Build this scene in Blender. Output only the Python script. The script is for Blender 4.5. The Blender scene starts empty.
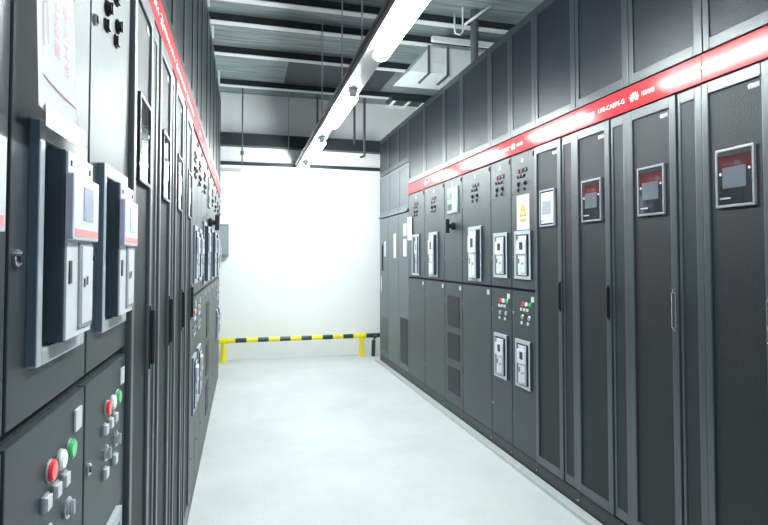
import bpy, bmesh, math
from mathutils import Matrix, Vector

SC = bpy.context.scene
COL = SC.collection
PI = math.pi

# ------------------------------------------------------------------ materials
MATS = {}


def new_mat(name):
    m = bpy.data.materials.new(name)
    m.use_nodes = True
    MATS[name] = m
    nt = m.node_tree
    return m, nt, nt.nodes['Principled BSDF']


def mat(name, col, rough=0.5, metal=0.0, spec=0.5, coat=0.0, var=0.08, scale=40.0, bump=0.0, bscale=300.0, emit=None, estr=0.0, coatr=0.08):
    """painted / moulded surface with a slight procedural colour variation and an optional grain"""
    m, nt, b = new_mat(name)
    tc = nt.nodes.new('ShaderNodeTexCoord')
    n = nt.nodes.new('ShaderNodeTexNoise')
    n.inputs['Scale'].default_value = scale
    n.inputs['Detail'].default_value = 3
    nt.links.new(tc.outputs['Object'], n.inputs['Vector'])
    r = nt.nodes.new('ShaderNodeMapRange')
    r.inputs['To Min'].default_value = 1 - var
    r.inputs['To Max'].default_value = 1 + var
    nt.links.new(n.outputs['Fac'], r.inputs['Value'])
    x = nt.nodes.new('ShaderNodeVectorMath')
    x.operation = 'SCALE'
    x.inputs[0].default_value = col
    nt.links.new(r.outputs['Result'], x.inputs['Scale'])
    nt.links.new(x.outputs['Vector'], b.inputs['Base Color'])
    b.inputs['Roughness'].default_value = rough
    b.inputs['Metallic'].default_value = metal
    b.inputs['Specular IOR Level'].default_value = spec
    b.inputs['Coat Weight'].default_value = coat
    b.inputs['Coat Roughness'].default_value = coatr
    if bump:
        n2 = nt.nodes.new('ShaderNodeTexNoise')
        n2.inputs['Scale'].default_value = bscale
        n2.inputs['Detail'].default_value = 2
        nt.links.new(tc.outputs['Object'], n2.inputs['Vector'])
        bp = nt.nodes.new('ShaderNodeBump')
        bp.inputs['Strength'].default_value = bump
        bp.inputs['Distance'].default_value = 0.002
        nt.links.new(n2.outputs['Fac'], bp.inputs['Height'])
        nt.links.new(bp.outputs['Normal'], b.inputs['Normal'])
    if emit:
        b.inputs['Emission Color'].default_value = (*emit, 1)
        b.inputs['Emission Strength'].default_value = estr
    return m


def mesh_mat(name, col, hole, rough, scale, spec=0.5):
    """perforated sheet: rows of round holes"""
    m, nt, b = new_mat(name)
    tc = nt.nodes.new('ShaderNodeTexCoord')
    v = nt.nodes.new('ShaderNodeTexVoronoi')
    v.inputs['Scale'].default_value = scale
    v.inputs['Randomness'].default_value = 0.35
    nt.links.new(tc.outputs['Object'], v.inputs['Vector'])
    ramp = nt.nodes.new('ShaderNodeValToRGB')
    ramp.color_ramp.elements[0].position = 0.28
    ramp.color_ramp.elements[0].color = (*hole, 1)
    ramp.color_ramp.elements[1].position = 0.5
    ramp.color_ramp.elements[1].color = (*col, 1)
    nt.links.new(v.outputs['Distance'], ramp.inputs['Fac'])
    nt.links.new(ramp.outputs['Color'], b.inputs['Base Color'])
    bp = nt.nodes.new('ShaderNodeBump')
    bp.inputs['Strength'].default_value = 0.5
    bp.inputs['Distance'].default_value = 0.002
    nt.links.new(v.outputs['Distance'], bp.inputs['Height'])
    nt.links.new(bp.outputs['Normal'], b.inputs['Normal'])
    b.inputs['Roughness'].default_value = rough
    b.inputs['Specular IOR Level'].default_value = spec
    return m


PAINT = mat('cabinet_paint', (0.026, 0.038, 0.042), 0.5, spec=0.5, coat=0.3, coatr=0.36, bump=0.12, bscale=500, var=0.12, scale=9)
EDGE = mat('door_frame_paint', (0.034, 0.048, 0.054), 0.38, spec=0.8, coat=0.4, coatr=0.3, bump=0.08, bscale=500)
PALE = mat('pale_cabinet_paint', (0.085, 0.105, 0.11), 0.42, bump=0.08, bscale=400)
PLINTH = mat('plinth_paint', (0.028, 0.034, 0.036), 0.42)
GAP = mat('seam_shade', (0.008, 0.009, 0.01), 0.8)  # shade inside the door gaps, put into the colour
MESH = mesh_mat('perforated_steel', (0.017, 0.019, 0.024), (0.003, 0.003, 0.004), 0.5, 170, 0.45)
OMESH = mesh_mat('perforated_steel_shaded', (0.006, 0.010, 0.013), (0.003, 0.003, 0.004), 0.36, 120, 0.28)  # darker copy of the door mesh, shade above the lamps put into the colour
OEDGE = mat('shaded_frame_paint', (0.014, 0.021, 0.024), 0.33, spec=0.5, coat=0.2, coatr=0.3, bump=0.08, bscale=500)  # door frame paint darkened to carry the shade above lamp height
PMESH = mesh_mat('perforated_pale', (0.07, 0.085, 0.09), (0.03, 0.036, 0.036), 0.5, 120)
RED = mat('red_band_enamel', (0.50, 0.02, 0.03), 0.5, spec=0.1, coat=0.25, var=0.03, coatr=0.12)
LETTER = mat('white_lettering', (0.92, 0.9, 0.88), 0.4, var=0.0)
WHITE = mat('white_plastic', (0.60, 0.62, 0.65), 0.42)
BEZEL = mat('bezel_plastic', (0.40, 0.44, 0.47), 0.4)
LCDD = mat('screen_lcd_dark', (0.04, 0.05, 0.075), 0.2, var=0.1)
PALEP = mat('pale_panel_plastic', (0.50, 0.53, 0.54), 0.4)
GREYP = mat('grey_plastic', (0.26, 0.30, 0.33), 0.42)
BLUEP = mat('slate_blue_plastic', (0.085, 0.13, 0.19), 0.42)
DARKP = mat('dark_blue_plastic', (0.025, 0.042, 0.065), 0.5)
SHELLP = mat('lilac_clear_cover', (0.46, 0.46, 0.60), 0.25, coat=0.5)
BLACK = mat('black_plastic', (0.012, 0.012, 0.014), 0.35)
CHROME = mat('chrome', (0.75, 0.78, 0.8), 0.18, metal=1.0)
STEEL = mat('zinc_steel', (0.55, 0.58, 0.6), 0.4, metal=0.8)
SILV = mat('grey_anodised_frame', (0.30, 0.31, 0.33), 0.35, metal=0.5)
GLASS = mat('screen_glass', (0.016, 0.018, 0.022), 0.04, spec=0.7, coat=0.5, var=0)
LCD = mat('screen_lcd', (0.10, 0.12, 0.14), 0.08, coat=0.4, var=0.05)
LCDB = mat('screen_lcd_blue', (0.13, 0.17, 0.30), 0.12, coat=0.4, var=0.2, scale=60)
LENSR = mat('red_lens', (0.85, 0.02, 0.03), 0.2, coat=0.5)
LENSG = mat('green_lens', (0.03, 0.55, 0.14), 0.2, coat=0.5)
LENSW = mat('white_lens', (0.85, 0.86, 0.86), 0.2, coat=0.5)
PINK = mat('pink_strip', (0.85, 0.30, 0.30), 0.5)
PAPER = mat('paper', (0.93, 0.925, 0.935), 0.8, var=0.03)
SHEETP = mat('sign_sheet', (0.58, 0.58, 0.575), 0.7)
INKR = mat('red_ink', (0.85, 0.48, 0.53), 0.8)
INKP = mat('purple_ink', (0.55, 0.42, 0.52), 0.8)
INKY = mat('yellow_ink', (0.60, 0.33, 0.0), 0.7)
TAPE = mat('adhesive_tape', (0.62, 0.66, 0.67), 0.2, coat=0.5, var=0.2, scale=90)
YEL = mat('barrier_yellow', (0.93, 0.78, 0.01), 0.35)
BARK = mat('barrier_black', (0.005, 0.045, 0.036), 0.35)
WALL = mat('white_wall_paint', (0.92, 0.935, 0.935), 0.75, var=0.02, scale=3)
DARKW = mat('grey_wall_paint', (0.35, 0.37, 0.38), 0.8)
BEAM = mat('dark_beam_shaded_web', (0.02, 0.026, 0.03), 0.55)  # on the roof beam webs its darkness is painted shade
FLANGE = mat('pale_metal_lit_flange', (0.78, 0.82, 0.82), 0.45, metal=0.1)  # on the roof beams its paleness is painted floor bounce
DUCTW = mat('pale_duct_sheet', (0.72, 0.78, 0.78), 0.5, var=0.06, scale=4)
PIPEG = mat('grey_pipe', (0.10, 0.10, 0.115), 0.45)
TRUNK = mat('trunking_enamel', (0.36, 0.40, 0.41), 0.35)
LAMP = mat('lamp_diffuser', (0.9, 0.9, 0.9), 0.5, emit=(0.92, 1.0, 1.0), estr=52.0)


KERB = mat('kerb_paint', (0.42, 0.47, 0.46), 0.4, var=0.1, scale=12)
DLR = mat('unlit_red_lens', (0.22, 0.02, 0.03), 0.25, coat=0.4)
DLG = mat('unlit_green_lens', (0.015, 0.05, 0.03), 0.25, coat=0.4)
DLW = mat('unlit_smoked_lens', (0.05, 0.05, 0.065), 0.25, coat=0.4)


def floor_mat():
    m, nt, b = new_mat('floor_epoxy')
    tc = nt.nodes.new('ShaderNodeTexCoord')
    n = nt.nodes.new('ShaderNodeTexNoise')
    n.inputs['Scale'].default_value = 1.3
    n.inputs['Detail'].default_value = 8
    n.inputs['Roughness'].default_value = 0.65
    nt.links.new(tc.outputs['Object'], n.inputs['Vector'])
    n2 = nt.nodes.new('ShaderNodeTexNoise')
    n2.inputs['Scale'].default_value = 90
    n2.inputs['Detail'].default_value = 2
    nt.links.new(tc.outputs['Object'], n2.inputs['Vector'])
    a = nt.nodes.new('ShaderNodeMath')
    a.operation = 'MULTIPLY_ADD'
    a.inputs[1].default_value = 0.6
    nt.links.new(n2.outputs['Fac'], a.inputs[0])
    nt.links.new(n.outputs['Fac'], a.inputs[2])
    ramp = nt.nodes.new('ShaderNodeValToRGB')
    ramp.color_ramp.elements[0].position = 0.5
    ramp.color_ramp.elements[0].color = (0.44, 0.475, 0.475, 1)
    ramp.color_ramp.elements[1].position = 1.1 - .1
    ramp.color_ramp.elements[1].color = (0.58, 0.61, 0.605, 1)
    nt.links.new(a.outputs[0], ramp.inputs['Fac'])
    nt.links.new(ramp.outputs['Color'], b.inputs['Base Color'])
    b.inputs['Roughness'].default_value = 0.55
    b.inputs['Specular IOR Level'].default_value = 0.3
    return m


def deck_mat(name, c0, c1):
    """galvanised roof sheet with streaks running along X"""
    m, nt, b = new_mat(name)
    tc = nt.nodes.new('ShaderNodeTexCoord')
    mp = nt.nodes.new('ShaderNodeMapping')
    mp.inputs['Scale'].default_value = (1.2, 16, 1)
    nt.links.new(tc.outputs['Object'], mp.inputs['Vector'])
    n = nt.nodes.new('ShaderNodeTexNoise')
    n.inputs['Scale'].default_value = 1.6
    n.inputs['Detail'].default_value = 6
    nt.links.new(mp.outputs['Vector'], n.inputs['Vector'])
    ramp = nt.nodes.new('ShaderNodeValToRGB')
    ramp.color_ramp.elements[0].position = 0.3
    ramp.color_ramp.elements[0].color = (*c0, 1)
    ramp.color_ramp.elements[1].position = 0.75
    ramp.color_ramp.elements[1].color = (*c1, 1)
    nt.links.new(n.outputs['Fac'], ramp.inputs['Fac'])
    nt.links.new(ramp.outputs['Color'], b.inputs['Base Color'])
    b.inputs['Roughness'].default_value = 0.5
    return m


FLOOR = floor_mat()
DECK = deck_mat('galvanised_deck', (0.13, 0.165, 0.17), (0.34, 0.40, 0.405))
DECKD = deck_mat('dark_deck_sheet', (0.03, 0.035, 0.045), (0.06, 0.065, 0.075))


# ------------------------------------------------------------------ mesh building
class MB:
    def __init__(self):
        self.bm = bmesh.new()
        self.mats = []

    def _mi(self, m):
        if m not in self.mats:
            self.mats.append(m)
        return self.mats.index(m)

    def _merge(self, tmp, m, smooth=False):
        mi = self._mi(m)
        for f in tmp.faces:
            f.material_index = mi
            f.smooth = smooth
        me = bpy.data.meshes.new('t')
        tmp.to_mesh(me)
        tmp.free()
        self.bm.from_mesh(me)
        bpy.data.meshes.remove(me)

    def box(self, x0, x1, y0, y1, z0, z1, m, bev=0.0, seg=2):
        t = bmesh.new()
        bmesh.ops.create_cube(t, size=1)
        for v in t.verts:
            v.co = Vector((x0 + (v.co.x + .5) * (x1 - x0), y0 + (v.co.y + .5) * (y1 - y0), z0 + (v.co.z + .5) * (z1 - z0)))
        if bev:
            bmesh.ops.bevel(t, geom=t.edges[:], offset=bev, segments=seg, affect='EDGES', profile=0.7)
        self._merge(t, m, False)
        return self

    def cyl(self, p0, p1, r0, m, r1=None, n=16, bev=0.0):
        p0, p1 = Vector(p0), Vector(p1)
        d = p1 - p0
        t = bmesh.new()
        bmesh.ops.create_cone(t, cap_ends=True, segments=n, radius1=r0, radius2=r0 if r1 is None else r1, depth=d.length)
        if bev:
            es = [e for e in t.edges if all(len(f.verts) == n for f in e.link_faces[:1]) or any(len(f.verts) == n for f in e.link_faces)]
            bmesh.ops.bevel(t, geom=es, offset=bev, segments=2, affect='EDGES')
        q = Vector((0, 0, 1)).rotation_difference(d.normalized())
        bmesh.ops.transform(t, matrix=Matrix.Translation((p0 + p1) / 2) @ q.to_matrix().to_4x4(), verts=t.verts)
        self._merge(t, m, False)
        return self

    def tube(self, pts, r, m, n=10):
        """bent tube swept along a polyline"""
        t = bmesh.new()
        pts = [Vector(p) for p in pts]
        rings = []
        ref = Vector((0.31, 0.17, 0.93))
        for i, p in enumerate(pts):
            d = (pts[min(i + 1, len(pts) - 1)] - pts[max(i - 1, 0)]).normalized()
            u = d.cross(ref)
            if u.length < 1e-3:
                u = d.cross(Vector((1, 0, 0)))
            u.normalize()
            w = d.cross(u)
            rings.append([t.verts.new(p + r * (math.cos(2 * PI * k / n) * u + math.sin(2 * PI * k / n) * w)) for k in range(n)])
        for a, b in zip(rings, rings[1:]):
            for k in range(n):
                t.faces.new((a[k], a[(k + 1) % n], b[(k + 1) % n], b[k]))
        t.faces.new(rings[0][::-1])
        t.faces.new(rings[-1])
        bmesh.ops.recalc_face_normals(t, faces=t.faces[:])
        self._merge(t, m, True)
        return self

    def prism(self, pts, y0, y1, m):
        """polygon in the xz plane extruded from y0 to y1"""
        t = bmesh.new()
        a = [t.verts.new((p[0], y0, p[1])) for p in pts]
        b = [t.verts.new((p[0], y1, p[1])) for p in pts]
        n = len(pts)
        t.faces.new(a)
        t.faces.new(b[::-1])
        for i in range(n):
            t.faces.new((a[i], b[i], b[(i + 1) % n], a[(i + 1) % n]))
        bmesh.ops.recalc_face_normals(t, faces=t.faces[:])
        self._merge(t, m)
        return self

    def hull(self, pts, m):
        t = bmesh.new()
        for p in pts:
            t.verts.new(p)
        bmesh.ops.convex_hull(t, input=t.verts[:])
        bmesh.ops.recalc_face_normals(t, faces=t.faces[:])
        self._merge(t, m)
        return self

    def frame(self, x0, x1, y0, y1, z0, z1, wl, wr, wb, wt, m, bev=0.0):
        """rectangular ring lying in the xz plane, its sides butting"""
        self.box(x0, x0 + wl, y0, y1, z0, z1, m, bev)
        self.box(x1 - wr, x1, y0, y1, z0, z1, m, bev)
        self.box(x0 + wl, x1 - wr, y0, y1, z0, z0 + wb, m, bev)
        self.box(x0 + wl, x1 - wr, y0, y1, z1 - wt, z1, m, bev)
        return self

    def mesh(self, name):
        me = bpy.data.meshes.new(name)
        self.bm.to_mesh(me)
        self.bm.free()
        for m in self.mats:
            me.materials.append(m)
        return me

    def build(self, name, parent=None, loc=(0, 0, 0), label=None):
        o = bpy.data.objects.new(name, self.mesh(name))
        COL.objects.link(o)
        o.parent = parent
        o.location = loc
        if label:
            o['label'] = label
        return o


def place(name, me, parent, loc, label=None):
    o = bpy.data.objects.new(name, me)
    COL.objects.link(o)
    o.parent = parent
    o.location = loc
    if label:
        o['label'] = label
    return o


def tag(o, label, cat, group=None):
    o['label'] = label
    o['category'] = cat
    if group:
        o['group'] = group
    return o


def thing(name, loc, rz, label, cat, group=None):
    o = bpy.data.objects.new(name, None)
    COL.objects.link(o)
    o.location = loc
    o.rotation_euler = (0, 0, rz)
    o.empty_display_size = 0.1
    return tag(o, label, cat, group)


def structure(o):
    o['kind'] = 'structure'
    return o


_tc = {}


def text_mesh(s, size, m, depth=0.0006, width=None):
    """lettering standing in the xz plane, facing -y, left edge at x=0, foot at z=0"""
    key = (s, size, m.name, width)
    if key in _tc:
        return _tc[key]
    cu = bpy.data.curves.new('lettering', 'FONT')
    cu.body = s
    cu.size = size
    cu.extrude = depth
    cu.resolution_u = 2
    o = bpy.data.objects.new('lettering', cu)
    COL.objects.link(o)
    dg = bpy.context.evaluated_depsgraph_get()
    dg.update()
    me = bpy.data.meshes.new_from_object(o.evaluated_get(dg))
    bpy.data.objects.remove(o)
    bpy.data.curves.remove(cu)
    me.transform(Matrix.Rotation(PI / 2, 4, 'X'))
    if width and len(me.vertices):
        w = max(v.co.x for v in me.vertices)
        me.transform(Matrix.Diagonal((width / w, 1, 1, 1)))
    me.materials.clear()
    me.materials.append(m)
    me.name = 'lettering'
    _tc[key] = me
    return me


def emblem_mesh(s, m):
    """a fan of eight petals opening upwards, as on the band"""
    b = MB()
    for i, a in enumerate((-82, -58, -34, -11, 11, 34, 58, 82)):
        ar = math.radians(a)
        L = s * (0.62 if abs(a) > 70 else 0.85 if abs(a) > 45 else 1.0)
        wd = s * 0.17
        dx, dz = math.sin(ar), math.cos(ar)
        px, pz = dz, -dx
        o = 0.16 * s
        pts = [(dx * o, dz * o)]
        for t, k in ((0.4, 0.75), (0.75, 1.0), (0.95, 0.6)):
            pts.append((dx * L * t + px * wd * k * .5 * 1.3, dz * L * t + pz * wd * k * .5 * 1.3))
        pts.append((dx * L, dz * L))
        for t, k in ((0.95, 0.6), (0.75, 1.0), (0.4, 0.75)):
            pts.append((dx * L * t - px * wd * k * .5 * 1.3, dz * L * t - pz * wd * k * .5 * 1.3))
        b.prism(pts, -0.0006, 0.0, m)
    return b.mesh('emblem')


EMBLEM = emblem_mesh(0.042, LETTER)
EMBLEM_S = emblem_mesh(0.016, LETTER)

# ------------------------------------------------------------------ small shared hardware
def _lamp(m, STEEL=STEEL):
    b = MB()
    b.cyl((0, 0, 0), (0, -0.003, 0), 0.0165, STEEL, n=18, bev=0.001)
    b.cyl((0, -0.002, 0), (0, -0.0085, 0), 0.0155, m, r1=0.015, n=18, bev=0.002)
    return b.mesh('indicator_lamp')


def _sq(m0=GREYP, m1=WHITE):
    b = MB()
    b.box(-.0115, .0115, -.004, 0, -.0115, .0115, m0, .001)
    b.box(-.0095, .0095, -.009, -.004, -.0095, .0095, m1, .0015)
    return b.mesh('push_button')


def _knob(CHROME=CHROME, STEEL=STEEL):
    b = MB()
    b.cyl((0, 0, 0), (0, -0.006, 0), 0.0165, CHROME, n=20, bev=0.002)
    b.cyl((0, -0.006, 0), (0, -0.010, 0), 0.0125, STEEL, n=20, bev=0.002)
    b.box(-.004, .004, -.013, -.009, -.011, .011, STEEL, .0015)
    return b.mesh('selector_knob')


LAMP_R, LAMP_W, LAMP_G = _lamp(LENSR), _lamp(LENSW), _lamp(LENSG)
BTN, BTN_D = _sq(), _sq(BLACK, BLACK)
KNOB, KNOB_D = _knob(), _knob(BLACK, BLACK)
UNLIT_R, UNLIT_W, UNLIT_G = _lamp(DLR, BLACK), _lamp(DLW, BLACK), _lamp(DLG, BLACK)
PLATE = MB().box(-.017, .017, -.004, 0, -.018, .018, WHITE, .0015).mesh('name_plate')
LOCK = MB().cyl((0, 0, 0), (0, -.006, 0), .011, CHROME, n=18, bev=.002).cyl((0, -.006, 0), (0, -.008, 0), .006, BLACK, n=12).mesh('door_lock')
HINGE = MB().box(-.006, .006, -.008, 0, -.016, .016, BLACK, .002).mesh('hinge')
BOLT = MB().cyl((0, 0, 0), (0, -.004, 0), .006, CHROME, n=12, bev=.001).mesh('bolt')


def buttons(parent, x0, z0, y=0.0, dark=False):
    """the cluster of lamps, buttons and knobs that every breaker panel carries; x0 = its left lamp, z0 = lamp height"""
    lit = ((0, LAMP_R, 'red indicator lamp'), (.044, LAMP_W, 'white indicator lamp'), (.092, LAMP_G, 'green indicator lamp'))
    unlit = ((0, UNLIT_R, 'dark red indicator lamp'), (.044, UNLIT_W, 'smoked indicator lamp'), (.092, UNLIT_G, 'dark green indicator lamp'))
    for dx, me, lb in (unlit if dark else lit):
        place('indicator_lamp', me, parent, (x0 + dx, y, z0), lb)
    for dx in (-.02, .022, .062):
        place('push_button', BTN_D if dark else BTN, parent, (x0 + dx, y, z0 - .037))
    for dx in (-.008, .08):
        place('selector_knob', KNOB_D if dark else KNOB, parent, (x0 + dx, y, z0 - .088))
    for dx in (-.014, .066):
        place('push_button', BTN_D if dark else BTN, parent, (x0 + dx, y, z0 - .126))


def breaker(parent, x0, x1, z0, z1, depth=0.017, y=0.0, open_=False):
    deep = depth > .025 and depth < .032
    """air circuit breaker: bezel round a dark recess, pale face with control unit"""
    w, h = x1 - x0, z1 - z0
    fb = MB()
    bz = .013
    fb.frame(x0, x1, -bz, y, z0, z1, .018, .018, .022, .026, BEZEL, .003)
    fb.box(x0 - .0015, x0, -bz * .9, y, z0 + .003, z1 - .003, BLUEP, .0006)
    fb.box(x1, x1 + .0015, -bz * .9, y, z0 + .003, z1 - .003, DARKP, .0006)
    fb.box(x0 + .015, x1 - .013, -.003, y, z0 + .02, z1 - .024, DARKP)
    f = fb.build('circuit_breaker', parent)
    a, b = (x0 + w * .20, x1 - w * .20) if deep else (x0 + w * .28, x1 - w * .19)
    zi0, zi1 = z0 + .026, z1 - .032
    hi = zi1 - zi0
    MB().box(a, b, -depth, -.002, zi0, zi1, DARKP, .003).build('breaker_housing', f, label='dark moulded housing')
    if open_:
        a = b - (b - a) * .45
    fp = MB()
    fr = depth
    fp.box(a + .002, b - .002, -fr - .003, -fr + .001, zi0 + .002, zi1 - .002, WHITE, .0012)
    # lower cover with its raised flap, slot and pull
    fp.box(a + (b - a) * .42, b - .006, -fr - .006, -fr - .002, zi0 + .012, zi0 + hi * .52, GREYP, .0015)
    fp.box(a + (b - a) * .48, b - .010, -fr - .0075, -fr - .0055, zi0 + .018, zi0 + hi * .50, WHITE, .001)
    fp.box(a + .010, a + .022, -fr - .0045, -fr - .0025, zi0 + hi * .30, zi0 + hi * .42, BLACK)
    m_ = (a + b) / 2
    fp.box(m_ + .004, m_ + .012, -fr - .0083, -fr - .007, zi0 + hi * .27, zi0 + hi * .32, BLACK)
    fp.box(m_ + .018, m_ + .026, -fr - .0083, -fr - .007, zi0 + hi * .28, zi0 + hi * .33, BLACK)
    fp.box(a + .012, a + .017, -fr - .0045, -fr - .0025, zi0 + hi * .92, zi0 + hi * .95, BLACK)
    fp.box(b - .022, b - .017, -fr - .0045, -fr - .0025, zi0 + hi * .92, zi0 + hi * .95, BLACK)
    fp.build('face_plate', f, label='pale front plate')
    cu = MB()
    cu.box(a - .003, b + .002, -fr - .012, -fr - .002, zi0 + hi * .53, zi0 + hi * .88, WHITE, .003)
    cu.box(a - .004, a, -fr - .011, -fr - .002, zi0 + hi * .54, zi0 + hi * .87, SHELLP, .0008)
    cu.build('control_unit', f)
    MB().box(a + (b - a) * .34, b - (b - a) * .26, -fr - .0128, -fr - .011, zi0 + hi * .64, zi0 + hi * .83, LCDB if deep else LCDD, .0006).build('display_screen', f, label='blue screen' if deep else 'dark screen')
    if deep:
        MB().box(a + .004, b - .004, -fr - .0126, -fr - .011, zi0 + hi * .55, zi0 + hi * .59, PINK).build('warning_strip', f, label='pink strip')
    return f


def display(parent, xc, w, z0, z1, y=0.0, pale=False, fm=None):
    x0, x1 = xc - w / 2, xc + w / 2
    d = MB().frame(x0, x1, y - .012, y, z0, z1, .009, .009, .010, .010, fm or (SILV if not pale else GREYP), .0015).build('display', parent)
    MB().box(x0 + .006, x1 - .006, y - .008, y, z0 + .007, z1 - .007, GLASS).build('glass_cover', d)
    h = z1 - z0
    s = MB()
    if pale:
        s.box(x0 + w * .10, x1 - w * .10, y - .0094, y - .007, z0 + h * .08, z0 + h * .92, PALEP, .001)
    s.box(x0 + w * .18, x1 - w * .22, y - .0097, y - .007, z0 + h * .32, z0 + h * .68, LCD if not pale else GREYP, .001)
    s.box(x0 + w * .10, x0 + w * .15, y - .0095, y - .007, z0 + h * .55, z0 + h * .6, WHITE)
    s.box(x1 - w * .16, x1 - w * .11, y - .0095, y - .007, z0 + h * .60, z0 + h * .64, WHITE)
    s.box(x0 + w * .10, x0 + w * .38, y - .0095, y - .007, z0 + h * .14, z0 + h * .17, GREYP)
    s.build('display_screen', d)
    return d


def handle(parent, x, z0, z1, y=0.0, m=None):
    m = m or BLACK
    h = MB()
    h.box(x - .009, x + .009, y - .004, y, z0, z1, m, .002)
    h.box(x - .007, x + .007, y - .014, y - .003, z0 + .012, z1 - .012, m, .005)
    return h.build('handle', parent)


def band(c, w, z0=2.118, z1=2.233, brand=True, code=None):
    b = MB().box(-w / 2 + .001, w / 2 - .001, -.006, .012, z0, z1, RED, .0015).build('header_band', c)
    zc = (z0 + z1) / 2
    for sx in (-1, 1):
        place('bolt', BOLT, b, (sx * (w / 2 - .012), -.006, zc))
    if brand:
        place('emblem', EMBLEM, b, (-w / 2 + .044, -.0062, zc - .020))
        place('lettering', text_mesh('HUAWEI', .034, LETTER, width=.080), b, (-w / 2 + .092, -.0064, zc - .014), 'white raised lettering')
    if code:
        place('lettering', text_mesh(code, .034, LETTER, width=min(.20, w * .5)), b, (w / 2 - .025 - min(.20, w * .5), -.0064, zc - .014), 'white code lettering')
    return b


def base_cabinet(c, w, top, depth=.60, paint=None):
    MB().box(-w / 2 + .001, w / 2 - .001, .013, depth, .1, top, paint or PAINT).box(-w / 2 + .001, w / 2 - .001, .0112, .0128, .1, 2.112, GAP).build('body', c)  # thin black front layer paints the shade behind the door gaps
    p = MB().box(-w / 2 + .001, w / 2 - .001, .004, depth - .02, .004, .098, PLINTH, .002).build('plinth', c)
    place('bolt', BOLT, p, (w / 2 - .02, .004, .05))


TOPD, MIDT, MIDB, LOWB = 2.108, 1.194, 1.174, .104


def slab(w, z0, z1, m=None, x0=None, x1=None):
    a = -w / 2 + .0045 if x0 is None else x0
    b = w / 2 - .0045 if x1 is None else x1
    return MB().box(a, b, 0, .013, z0, z1, m or PAINT, .0025)


def switchgear(name, loc, rz, w, label, kind, group, brand=False, code=None, deep=False):
    c = thing(name, loc, rz, label, 'electrical cabinet', group)
    base_cabinet(c, w, 2.236)
    band(c, w, brand=brand, code=code)
    up = slab(w, MIDT, TOPD).build('upper_door', c)
    lo = slab(w, LOWB, MIDB).build('lower_door', c)
    place('name_plate', PLATE, up, (0.0, 0, TOPD - .05)).scale = (.8, 1, .75)
    place('hinge', HINGE, up, (w / 2 - .022, 0, TOPD - .03))
    for z in (1.84, 1.40):
        place('door_lock', LOCK, up, (-w / 2 + .022, 0, z))
    for z in (1.02, .32):
        place('door_lock', LOCK, lo, (-w / 2 + .022, 0, z))
    if kind == 'twin':           # breaker above and below, both with a button cluster
        buttons(up, -.05, 1.99, dark=True)
        breaker(up, -w / 2 + .06, -w / 2 + .27, 1.258, 1.583, depth=.030 if deep else .017)
        place('name_plate', PLATE, lo, (w / 2 - .045, 0, 1.13))
        buttons(lo, -w / 2 + .155 if w < .34 else -.02, 1.093)
        breaker(lo, -w / 2 + .06, -w / 2 + .255, .535, .853)
    elif kind in ('tall', 'open'):        # one tall withdrawable breaker, plain lower door
        buttons(up, -.05, 1.99, dark=True)
        breaker(up, -.125, .12, 1.215, 1.655, depth=.034 if kind == 'tall' else .016, open_=kind == 'open')
        place('name_plate', PLATE, lo, (w / 2 - .05, 0, 1.14))
    elif kind == 'vented':       # rotary switch and meter, three grilles below
        m = MB().box(-.11, .13, -.012, 0, 1.80, 2.03, GREYP, .003)
        m.box(-.095, -.01, -.015, -.011, 1.93, 1.985, mat_green(), .002)
        m.box(-.095, -.01, -.015, -.011, 1.83, 1.885, BLACK, .002)
        m.box(.02, .10, -.016, -.011, 1.815, 2.015, WHITE, .002)
        m.build('power_meter', up)
        k = MB()
        k.cyl((0, 0, 0), (0, -.03, 0), .034, BLACK, n=24, bev=.004)
        k.cyl((0, -.03, 0), (0, -.055, 0), .020, BLACK, n=20)
        k.box(-.022, .022, -.085, -.05, -.062, .062, BLACK, .008)
        k.build('rotary_switch', up, (0.02, 0, 1.683))
        place('name_plate', PLATE, lo, (w / 2 - .05, 0, 1.14))
        for z0, z1 in ((.79, 1.06), (.50, .73), (.20, .425)):
            MB().box(-.135, .135, -.004, .002, z0, z1, MESH, .001).build('vent_grille', lo)
    return c


_g = []


def mat_green():
    if not _g:
        _g.append(mat('green_display', (0.06, 0.16, 0.07), 0.3))
    return _g[0]


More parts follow.
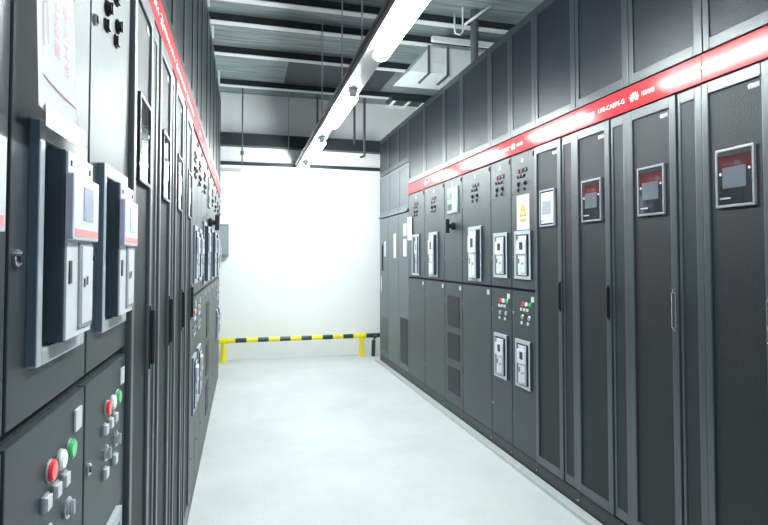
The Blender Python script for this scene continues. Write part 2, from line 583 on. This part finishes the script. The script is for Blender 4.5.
def mesh_cabinet(name, loc, rz, w, label, group, code=None, hm=None, pale=False, fm=None):
    c = thing(name, loc, rz, label, 'electrical cabinet', group)
    base_cabinet(c, w, 2.236)
    band(c, w, brand=True, code=code)
    xl, xs, xr = -w / 2 + .003, w / 2 - .128, w / 2 - .003
    zt, zb = TOPD, .112
    # door: raised frame round a perforated sheet
    d = MB().frame(xl, xs - .006, -.012, .013, zb, zt, .030, .036, .05, .048, EDGE, .004).build('door', c)
    MB().box(xl + .028, xs - .040, -.004, .010, zb + .048, zt - .046, MESH).build('mesh_panel', d)
    dc = (xl + .03 + xs - .04) / 2
    display(d, dc, .165, 1.595, 1.822, -.004, pale, fm)
    handle(d, xs - .024, 1.085, 1.264, -.012, hm)
    b = MB().box(-.022, .022, -.0015, 0, -.010, .010, GREYP, .0005).build('badge', d, (xs - .075, -.0042, zt - .072))
    me = text_mesh('HUAWEI', .010, LETTER, width=.026)
    # badge emblem and letters belong to the badge, kept in its own mesh
    bmx = bmesh.new()
    bmx.from_mesh(b.data)
    for src, off in ((EMBLEM_S, (-.013, -.0018, -.006)), (me, (-.006, -.0018, -.004))):
        k = src.copy()
        k.transform(Matrix.Translation(off))
        n0 = len(bmx.faces)
        bmx.from_mesh(k)
        bmx.faces.ensure_lookup_table()
        for f in bmx.faces[n0:]:
            f.material_index = 1
        bpy.data.meshes.remove(k)
    bmx.to_mesh(b.data)
    bmx.free()
    b.data.materials.append(LETTER)
    # narrow fixed strip beside the door
    s = MB().frame(xs, xr, -.006, .013, zb, zt, .016, .036, .05, .048, EDGE, .004).build('side_panel', c)
    MB().box(xs + .014, xr - .034, -.002, .010, zb + .048, zt - .046, MESH).build('mesh_panel', s)
    return c


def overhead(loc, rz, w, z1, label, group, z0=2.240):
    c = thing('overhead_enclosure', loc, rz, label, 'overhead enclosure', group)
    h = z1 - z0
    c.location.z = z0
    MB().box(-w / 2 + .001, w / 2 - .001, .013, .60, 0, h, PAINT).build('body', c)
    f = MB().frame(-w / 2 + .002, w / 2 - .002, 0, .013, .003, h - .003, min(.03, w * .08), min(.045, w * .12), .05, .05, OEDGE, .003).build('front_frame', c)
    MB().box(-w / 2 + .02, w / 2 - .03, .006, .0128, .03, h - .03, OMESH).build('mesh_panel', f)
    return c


# ------------------------------------------------------------------ the room
XR, XL = 1.815, -.268
YB = 7.62
ZC = 3.70
structure(MB().box(-1.2, 2.75, -3.2, YB + .1, -.1, 0, FLOOR).build('floor'))
structure(MB().box(-1.2, 2.75, YB, YB + .1, 0, ZC, WALL).build('wall_back'))
structure(MB().box(-1.2, -1.1, -3.2, YB, 0, ZC, DARKW).build('wall_left'))
structure(MB().box(2.65, 2.75, -3.2, YB, 0, ZC, DARKW).build('wall_right'))
ce = structure(MB().box(-1.2, 2.75, -3.2, YB + .1, ZC, ZC + .1, DECK).build('ceiling'))
structure(MB().box(.50, 1.80, 6.06, 6.98, ZC - .012, ZC, DECKD).build('ceiling_panel'))
# white kerb strip along the foot of the right-hand row
structure(MB().box(1.752, 2.60, .9, 7.10, .0, .004, KERB).box(1.752, 1.812, .9, 7.10, .004, .022, KERB, .003).build('trim_kerb'))
# roof beams; bounce light put into the pale flanges, shade into the dark webs
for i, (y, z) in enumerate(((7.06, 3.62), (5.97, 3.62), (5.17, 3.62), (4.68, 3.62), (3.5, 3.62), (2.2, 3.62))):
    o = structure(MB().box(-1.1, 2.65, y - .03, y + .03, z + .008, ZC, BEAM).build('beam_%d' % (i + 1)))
    MB().box(-1.1, 2.65, y - .04, y + .04, z, z + .008, FLANGE).build('lower_flange', o, label='pale flange with bounce light in its colour')
# dark beam and rail on the back wall
structure(MB().box(-1.1, 2.65, YB - .14, YB, 2.945, 3.115, BEAM, .004).build('trim_beam'))
structure(MB().box(-1.1, 2.65, YB - .05, YB, 2.69, 2.735, BEAM, .004).build('trim_rail'))

# ------------------------------------------------------------------ right-hand row (on the kerb): local x runs towards the camera
RR = -PI / 2
GR = 'cabinets in the kerb row'
GO = 'overhead enclosures on the cabinet rows'


def right(y0, y1):
    """far and near end along Y -> base centre and width"""
    return (XR, (y0 + y1) / 2, 0), y0 - y1


S = [5.73, 5.183, 4.624, 4.21, 3.668, 3.352, 3.030, 2.600, 2.172, 1.742, 1.312]
spec = [
    ('open', False, None, 'grey switchgear cabinet with a white hanging tag, at the far end of the red band', 'the white-tag cabinet'),
    ('tall', True, None, 'grey switchgear cabinet with projecting tall breaker, between the white-tag and rotary-switch cabinets', 'the cabinet beyond the one with three grilles'),
    ('vented', False, None, 'grey switchgear cabinet with black rotary switch and three stacked grilles on the kerb', 'the rotary-switch cabinet on the kerb'),
    ('tall', True, None, 'wide grey switchgear cabinet with one projecting breaker, on the near side of the three grilles', 'the wide cabinet beside the three grilles'),
    ('twin', False, 'UPS-CABPS-G', 'narrow switchgear cabinet with two breakers, next to the one with a warning sheet', 'the twin-breaker cabinet beside the warning sheet'),
    ('twin', True, None, 'narrow switchgear cabinet with two breakers and a yellow triangle warning sheet', 'the cabinet with the warning sheet'),
]
for i, (k, br, cd, lb, sh) in enumerate(spec):
    loc, w = right(S[i], S[i + 1])
    switchgear('switchgear_cabinet', loc, RR, w, lb, k, GR, br, cd)
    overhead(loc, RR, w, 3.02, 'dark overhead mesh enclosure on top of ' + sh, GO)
mspec = [
    ('UPS-CABPS-G', None, True, 'mesh-door cabinet with a pale screen, next to the warning sheet switchgear', 'the pale-screen mesh-door cabinet'),
    ('UPS-CABPS-G', None, False, 'mesh-door cabinet on the kerb with code lettering on its red band and a black handle', 'the mesh-door cabinet with code lettering'),
    (None, CHROME, False, 'mesh-door cabinet on the kerb with a chrome handle and a small dark screen', 'the chrome-handled mesh-door cabinet'),
    (None, CHROME, False, 'mesh-door cabinet at the near end of the kerb row, with the largest screen', 'the near end cabinet of the kerb row'),
]
for i, (cd, hm, pale, lb, sh) in enumerate(mspec):
    loc, w = right(S[6 + i], S[7 + i])
    mesh_cabinet('mesh_door_cabinet', loc, RR, w, lb, GR, cd if i == 1 else None, hm, pale)
    overhead(loc, RR, w, 3.02, 'dark overhead mesh enclosure on top of ' + sh, GO)

# pale cabinets at the far end of the row
FS = [7.04, 6.60, 6.14, 5.732]
fl = [('pale grey control cabinet beside the barrier, with a dark bar handle', 'the pale cabinet beside the barrier'),
      ('middle one of three pale grey control cabinets near the barrier', 'the middle pale control cabinet'),
      ('pale grey control cabinet with white tags, adjoining the red-banded switchgear', 'the pale cabinet adjoining the red band')]
for i, (lb, sh) in enumerate(fl):
    loc, w = right(FS[i], FS[i + 1])
    c = thing('control_cabinet', loc, RR, lb, 'electrical cabinet', GR)
    base_cabinet(c, w, 2.50, paint=PALE)
    u = MB().frame(-w / 2 + .002, w / 2 - .002, 0, .013, 1.965, 2.49, .03, .03, .05, .03, PALE, .003).build('upper_panel', c)
    MB().box(-w / 2 + .03, w / 2 - .03, .004, .0125, 2.01, 2.47, PMESH).build('mesh_panel', u)
    MB().box(-w / 2 + .001, w / 2 - .001, -.02, .013, 1.935, 1.96, EDGE, .003).build('ledge', c)
    d = MB().box(-w / 2 + .003, w / 2 - .003, 0, .013, .104, 1.925, PALE, .003).build('door', c)
    if i == 0:
        handle(d, -.06, 1.22, 1.58, 0)
        MB().box(.02, .09, -.002, 0, 1.42, 1.62, WHITE).build('name_plate', d)
        MB().box(-.16, -.12, -.002, 0, .95, 1.15, WHITE).build('name_plate', d)
        MB().box(-.17, .17, -.004, 0, .18, .62, PMESH).build('vent_grille', d)
    elif i == 1:
        MB().box(.02, .12, -.002, 0, 1.40, 1.70, WHITE).build('name_plate', d)
        place('door_lock', LOCK, d, (-w / 2 + .03, 0, .9))
    else:
        for z0, z1 in ((1.42, 1.62), (1.66, 1.80)):
            MB().box(.0, .12, -.002, 0, z0, z1, WHITE).build('name_plate', d)
        MB().box(-.12, .17, -.004, 0, .18, .70, MESH).build('vent_grille', d)
        place('door_lock', LOCK, d, (-w / 2 + .03, 0, 1.2))
    overhead(loc, RR, w, 3.02, 'dark overhead mesh enclosure on top of ' + sh, GO, z0=2.504)

# ------------------------------------------------------------------ left-hand row (with the paper notice): local x runs away from the camera
RL = PI / 2
GL = 'cabinets in the paper notice row'
ZL = 3.30


def left(y0, y1):
    return (XL, (y0 + y1) / 2, 0), y1 - y0


T = [.37, .717, 1.048, 1.385, 1.797, 2.209, 2.621, 3.033, 3.355, 3.68, 4.21, 4.63, 5.18, 5.73, 6.16, 6.58]
lspec = [
    ('twin', 'grey switchgear cabinet before the paper notice, only its lock edge in view', 'the cabinet before the paper notice'),
    ('twin', 'grey switchgear cabinet carrying the white paper notice, red and green lamps on its lower door', 'the paper notice cabinet'),
    ('twin', 'grey switchgear cabinet with two breakers, between the paper notice cabinet and the mesh doors', 'the cabinet next to the paper notice'),
    ('mesh', 'first mesh-door cabinet past the two big breakers in the paper notice row', 'the first mesh-door cabinet past the big breakers'),
    ('mesh', 'second mesh-door cabinet past the two big breakers in the paper notice row', 'the second mesh-door cabinet past the big breakers'),
    ('mesh', 'third mesh-door cabinet past the two big breakers in the paper notice row', 'the third mesh-door cabinet past the big breakers'),
    ('mesh', 'fourth and farthest mesh-door cabinet in the paper notice row', 'the fourth mesh-door cabinet past the big breakers'),
    ('twin', 'first switchgear cabinet beyond the mesh doors in the paper notice row', 'the first switchgear beyond the mesh doors'),
    ('twin', 'second switchgear cabinet beyond the mesh doors in the paper notice row', 'the second switchgear beyond the mesh doors'),
    ('tall', 'third switchgear cabinet beyond the mesh doors, in front of the rotary switch one', 'the third switchgear beyond the mesh doors'),
    ('vented', 'switchgear cabinet with black rotary switch sticking out before the white wall', 'the rotary-switch cabinet opposite the kerb row'),
    ('tall', 'switchgear cabinet just past the protruding rotary switch in the paper notice row', 'the switchgear past the protruding rotary switch'),
    ('tall', 'second switchgear cabinet past the protruding rotary switch in the paper notice row', 'the second switchgear past the rotary switch'),
    ('twin', 'last but one cabinet before the white wall in the paper notice row', 'the last but one cabinet of the notice row'),
    ('twin', 'last cabinet before the white wall in the paper notice row', 'the last cabinet of the notice row'),
]
for i, (k, lb, sh) in enumerate(lspec):
    loc, w = left(T[i], T[i + 1])
    if k == 'mesh':
        mesh_cabinet('mesh_door_cabinet', loc, RL, w, lb, GL, code='UPS-CABPS-G', fm=BLACK)
    else:
        switchgear('switchgear_cabinet', loc, RL, w, lb, k, GL, brand=(i in (2, 8, 10, 12)), deep=i < 3)
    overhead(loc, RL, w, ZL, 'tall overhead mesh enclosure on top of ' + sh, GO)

# ------------------------------------------------------------------ sheets and tags hung on the cabinets
# paper notice: curling off the door of the near cabinet
n = thing('paper_notice', (XL, .830, 1.588), RL, 'white paper notice with red characters, hung on the near cabinet above a breaker', 'notice')
bm = bmesh.new()
NX, NZ = 24, 12


def curl(u, v):
    return -.016 - .008 * (1 - u) ** 2 + .008 * v + .003 * v * u


grid = [[bm.verts.new((-.097 + .19 * i / NX, curl(i / NX, j / NZ), .255 * j / NZ)) for i in range(NX + 1)] for j in range(NZ + 1)]
for j in range(NZ):
    for i in range(NX):
        f = bm.faces.new((grid[j][i], grid[j][i + 1], grid[j + 1][i + 1], grid[j + 1][i]))
        f.smooth = False
bmesh.ops.solidify(bm, geom=bm.faces[:], thickness=.0006)
me = bpy.data.meshes.new('sheet')
bm.to_mesh(me)
bm.free()
me.materials.append(PAPER)
sheet = place('sheet', me, n, (0, 0, 0))


def on_sheet(o_me, name, x, z, label=None):
    """lay a flat mesh onto the curl"""
    k = o_me.copy()
    for v in k.vertices:
        u = (v.co.x + x + .097) / .19
        vv = (v.co.z + z) / .255
        v.co.y = curl(min(max(u, 0), 1), vv) - .0012 + v.co.y * .2
    return place(name, k, sheet, (x, 0, z), label)


for (s, x, zt, sz) in (('禁止合闸', -.018, .205, .026), ('有人工作', .028, .19, .026)):
    for q, ch in enumerate(s):
        on_sheet(text_mesh(ch, sz, INKR), 'lettering', x, zt - .028 * (q + 1))
bl = MB()
bl.box(0, .16, -.0004, .0004, 0, .003, INKR)
on_sheet(bl.mesh('ruled_line'), 'ruled_line', -.075, .045)
ob = MB()
ob.box(0, .003, -.0004, .0004, 0, .15, INKP).box(.02, .023, -.0004, .0004, .01, .14, INKP)
ob.box(.009, .014, -.0004, .0004, .06, .09, INKP)
on_sheet(ob.mesh('margin_mark'), 'margin_mark', -.07, .085)
tp = MB()
tp.box(-.075, .095, -.0255, -.0245, -.02, .010, TAPE, .0004)
tp.build('adhesive_tape', n)

w_ = thing('warning_sheet', (XR, 3.19, 1.59), RR, 'white warning sheet with a yellow triangle, stuck above a breaker on the kerb row', 'sign')
MB().box(-.082, .082, -.002, -.0005, 0, .235, SHEETP).build('sheet', w_)
tri = MB()
tri.prism([(-.05, .088), (.05, .088), (0, .185)], -.0026, -.002, INKY)
tri.prism([(-.026, .101), (.026, .101), (0, .154)], -.003, -.0026, SHEETP)
tri.prism([(-.004, .155), (.012, .155), (.002, .134), (.012, .134), (-.010, .102), (-.003, .126), (-.012, .126)], -.0034, -.003, INKY)
tri.build('warning_triangle', w_)
place('lettering', text_mesh('当心触电', .024, INKY, width=.09), w_, (-.045, -.0026, .055), 'yellow characters')

tag(MB().box(-.07, .07, -.014, -.011, 0, .26, PAPER, .001).build('hanging_tag', None, (XR, 5.655, 1.60)), 'white tag hanging on the far switchgear beside the pale control cabinets', 'tag')
bpy.data.objects['hanging_tag'].rotation_euler = (0, 0, RR)

# ------------------------------------------------------------------ lights along the aisle
LX, LZ = .785, 2.63
t = thing('ceiling_trunking', (LX, 3.5, LZ), 0, 'long pale grey lighting trunking hung along the aisle', 'trunking')
MB().box(-.068, .068, -2.6, 4.05, .035, .10, TRUNK, .006).build('channel', t)
MB().box(-.085, -.070, -2.6, 4.05, .082, .10, BLACK, .004).build('power_cable', t)
lamps = [(2.15, 3.05, 'bright tube lamp closest overhead on the aisle trunking'), (3.85, 4.75, 'second bright tube lamp along the aisle trunking'),
         (5.48, 6.38, 'third bright tube lamp along the aisle trunking'), (6.92, 7.5, 'short farthest tube lamp on the aisle trunking, by the white wall'),
         (.45, 1.35, 'tube lamp on the aisle trunking straight above the viewer')]
for y0, y1, lb in lamps:
    h = (y1 - y0) / 2
    l = thing('ceiling_lamp', (LX, (y0 + y1) / 2, LZ), 0, lb, 'lamp', 'tube lamps on the aisle trunking')
    MB().box(-.036, .036, -h, h, .006, .036, TRUNK, .003).build('reflector', l)
    d = MB()
    tb = bmesh.new()
    prof = [(.046 * math.cos(a), .030 * math.sin(a)) for a in [2 * PI * k / 20 for k in range(20)]]
    A = [tb.verts.new((x, -h + .02, -.026 + z)) for x, z in prof]
    B = [tb.verts.new((x, h - .02, -.026 + z)) for x, z in prof]
    for k in range(20):
        tb.faces.new((A[k], A[(k + 1) % 20], B[(k + 1) % 20], B[k]))
    tb.faces.new(A)
    tb.faces.new(B[::-1])
    bmesh.ops.recalc_face_normals(tb, faces=tb.faces[:])
    d._merge(tb, LAMP)
    d.build('diffuser', l)
    for s in (-1, 1):
        MB().box(-.03, .03, s * (h - .01) - .012, s * (h - .01) + .012, -.030, .010, TRUNK, .003).build('end_cap', l)

# rods that carry the trunking
GRD = 'threaded rods in the roof space'
for y, lb in ((3.27, 'thin hanging rod holding the trunking between the first two tube lamps'), (3.98, 'thin hanging rod holding the trunking over the second tube lamp'),
              (5.04, 'thin hanging rod holding the trunking before the third tube lamp')):
    tag(MB().cyl((0, 0, 0), (0, 0, ZC - LZ - .10), .006, STEEL, n=8).cyl((0, 0, 0), (0, 0, .02), .014, STEEL, n=8).build('hanging_rod', None, (LX - .060, y, LZ + .101)), lb, 'rod', GRD)


def wall_rod(px_x, y, z0, r, m, lb, foot=False, knob=None):
    b = MB().cyl((0, 0, 0), (0, 0, ZC - z0), r, m, n=10)
    if foot:
        b.tube([(0, 0, .02), (0, 0, 0), (-.05, -.12, -.03), (-.10, -.22, -.06)], r * .9, m)
    if knob:
        b.cyl((0, 0, knob), (0, 0, knob + .05), r * 2.4, m, n=10)
    return tag(b.build('hanging_rod', None, (px_x, y, z0)), lb, 'rod', GRD)


wall_rod(-.02, 7.30, 2.66, .010, PIPEG, 'thin rod with a knuckle, hanging beside the paper notice row before the wall', knob=.12)
wall_rod(.60, 7.40, 2.78, .007, STEEL, 'pale thin rod hanging before the dark wall beam', knob=None)
wall_rod(.985, 7.30, 3.13, .014, PIPEG, 'thick short rod hanging over the trunking end, before the white wall')
wall_rod(1.52, 7.35, 3.02, .016, PIPEG, 'dark rod ending at the dark wall beam, beside the hooked rod')
wall_rod(1.66, 7.32, 2.85, .018, PIPEG, 'dark hanging rod with a hooked foot before the wall beam', foot=True)

# ------------------------------------------------------------------ services above the kerb row
# white air duct crossing above the row, with its straps
d = thing('hanging_air_duct', (1.55, 4.87, 3.22), 0, 'white sheet metal air duct crossing above the kerb row with dark straps', 'duct')
MB().hull([(0, 0, 0), (1.05, 0, 0), (-.03, .47, 0), (1.05, .47, 0), (.21, 0, .26), (1.05, 0, .26), (.18, .47, .26), (1.05, .47, .26)], DUCTW).build('duct_body', d)
for x in (.20, .40):
    MB().box(x - .012, x + .012, -.012, -.001, -.01, .27, PIPEG).box(x - .012, x + .012, -.012, .30, -.012, -.001, PIPEG).build('strap', d)
MB().box(.22, .38, -.008, -.001, .10, .112, FLANGE).build('seam_strip', d)
# cable ladder behind it
l = thing('cable_ladder', (2.02, 6.25, 3.30), 0, 'cable ladder with white rungs crossing above the row behind the air duct', 'cable ladder')
for yy in (-.16, .16):
    MB().box(-.30, .62, yy - .012, yy + .012, 0, .07, FLANGE if yy > 0 else BEAM, .002).build('side_rail', l)
for k in range(5):
    x = -.24 + .19 * k
    MB().box(x - .012, x + .012, -.148, .148, .012, .03, FLANGE).build('rung', l)
MB().box(-.30, .62, -.15, .15, .031, .065, PLINTH).build('cable_bundle', l)
tag(MB().box(-.30, .62, -.02, .02, 0, .05, FLANGE, .003).build('hanging_channel', None, (2.02, 4.70, 3.46)), 'white horizontal channel just above the air duct', 'channel')
dp = thing('vertical_pipe', (2.06, 4.48, 3.022), 0, 'dark grey vertical pipe rising from the top of the kerb row to the roof', 'pipe')
MB().cyl((0, 0, .012), (0, 0, ZC - 3.022), .036, PIPEG, n=20).build('pipe', dp)
MB().cyl((0, 0, 0), (0, 0, .014), .06, PIPEG, n=20).build('base_flange', dp)
tag(MB().cyl((0, 0, 0), (0, 0, ZC - 3.52), .008, FLANGE, n=8).tube([(0, 0, .01), (0, 0, -.05), (-.03, 0, -.08), (-.07, 0, -.07), (-.08, 0, -.02), (-.08, 0, .12)], .008, FLANGE).build('roof_hook', None, (1.93, 4.45, 3.52)), 'pale bent hook hanging beside the dark vertical pipe', 'hook')
tag(MB().tube([(0, 0, 0), (.22, -.1, .16)], .012, FLANGE).build('brace_rod', None, (1.94, 4.43, 3.53)), 'pale slanting rod behind the dark vertical pipe', 'rod', GRD)
# brackets on the left row's top
for y, s, lb in ((4.15, .10, 'pale bracket on the tall enclosure tops, lowest over the mesh doors'), (4.75, .05, 'small pale bracket on the tall enclosure tops beyond the first'), (6.0, .09, 'pale bracket at the wall end of the tall enclosure tops')):
    tag(MB().box(-.02, .05, -.015, .015, 0, .006, FLANGE).box(.03, .05, -.02, .02, .006, .05 + s, FLANGE, .003).build('bracket', None, (XL - .04, y, ZL + .001)), lb, 'bracket', 'brackets on the tall enclosures')

# ------------------------------------------------------------------ at the back wall
tag(MB().box(-.36, 0, -.10, 0, 0, .035, WHITE, .006).build('wall_mounted_batten', None, (-.03, YB, 2.60)), 'short white batten on the back wall under the dark rail', 'batten')
bx = thing('wall_mounted_box', (-.255, YB, 1.42), 0, 'pale grey box on the back wall by the last cabinet of the paper notice row', 'box')
MB().box(-.10, .065, -.13, 0, 0, .44, GREYP, .006).build('case', bx)
MB().box(-.085, .05, -.136, -.13, .03, .41, TRUNK, .003).build('cover', bx)

# striped barrier
bar = thing('striped_barrier', (.7, 7.47, 0), 0, 'low yellow and black striped pipe barrier in front of the white wall', 'barrier')
ZB, RB = .285, .031
rail = MB()
x = -.325
segs = [(-.36, -.29, BARK)]
last = -.29
for k in range(6):
    a = -.09 + .295 * k
    segs += [(last, a, YEL), (a, a + .145, BARK)]
    last = a + .145
segs += [(last, 1.72, YEL), (1.72, 2.02, BARK)]
for a, b_, m in segs:
    rail.cyl((a - .7, 0, ZB), (b_ - .7, 0, ZB), RB, m, n=18)
rail.build('rail', bar)
for px_ in (-.245, 1.655):
    p = MB().cyl((px_ - .7, 0, .008), (px_ - .7, 0, ZB - .01), .032, YEL, n=18).build('post', bar)
    MB().cyl((px_ - .7 - .06, 0, ZB), (px_ - .7 + .06, 0, ZB), .037, YEL, n=18, bev=.003).build('sleeve', bar)
    MB().box(px_ - .7 - .055, px_ - .7 + .055, -.055, .055, 0, .008, YEL, .002).build('foot_plate', p)
MB().tube([(1.86 - .7, -.02, ZB - .005), (1.835 - .7, -.05, ZB - .02), (1.815 - .7, -.07, .22), (1.81 - .7, -.07, .03), (1.81 - .7, -.07, 0)], .028, BARK, n=14).build('bent_leg', bar, label='dark bent end leg')

# ------------------------------------------------------------------ world, camera, colour
wd = bpy.data.worlds.new('world')
SC.world = wd
wd.use_nodes = True
bg = wd.node_tree.nodes['Background']
bg.inputs['Color'].default_value = (0.85, 0.95, 1.0, 1)
bg.inputs['Strength'].default_value = 0.3

F, TH, P = 530.0, math.radians(14.9), math.radians(1.7)
cam = bpy.data.cameras.new('camera')
co = bpy.data.objects.new('camera', cam)
COL.objects.link(co)
fw = Vector((math.sin(TH) * math.cos(P), math.cos(TH) * math.cos(P), math.sin(P)))
rt = Vector((math.cos(TH), -math.sin(TH), 0))
up = rt.cross(fw)
M = Matrix((rt, up, -fw)).transposed().to_4x4()
M.translation = Vector((0, 0, 1.4))
co.matrix_world = M
cam.sensor_width = 36
cam.sensor_fit = 'HORIZONTAL'
cam.lens = 36 * F / 768
cam.shift_y = -20.2 / 768
cam.clip_start = .02
SC.camera = co

vs = SC.view_settings
vs.view_transform = 'Standard'
vs.look = 'None'
vs.gamma = 1
vs.use_curve_mapping = False
vs.exposure = 1.62
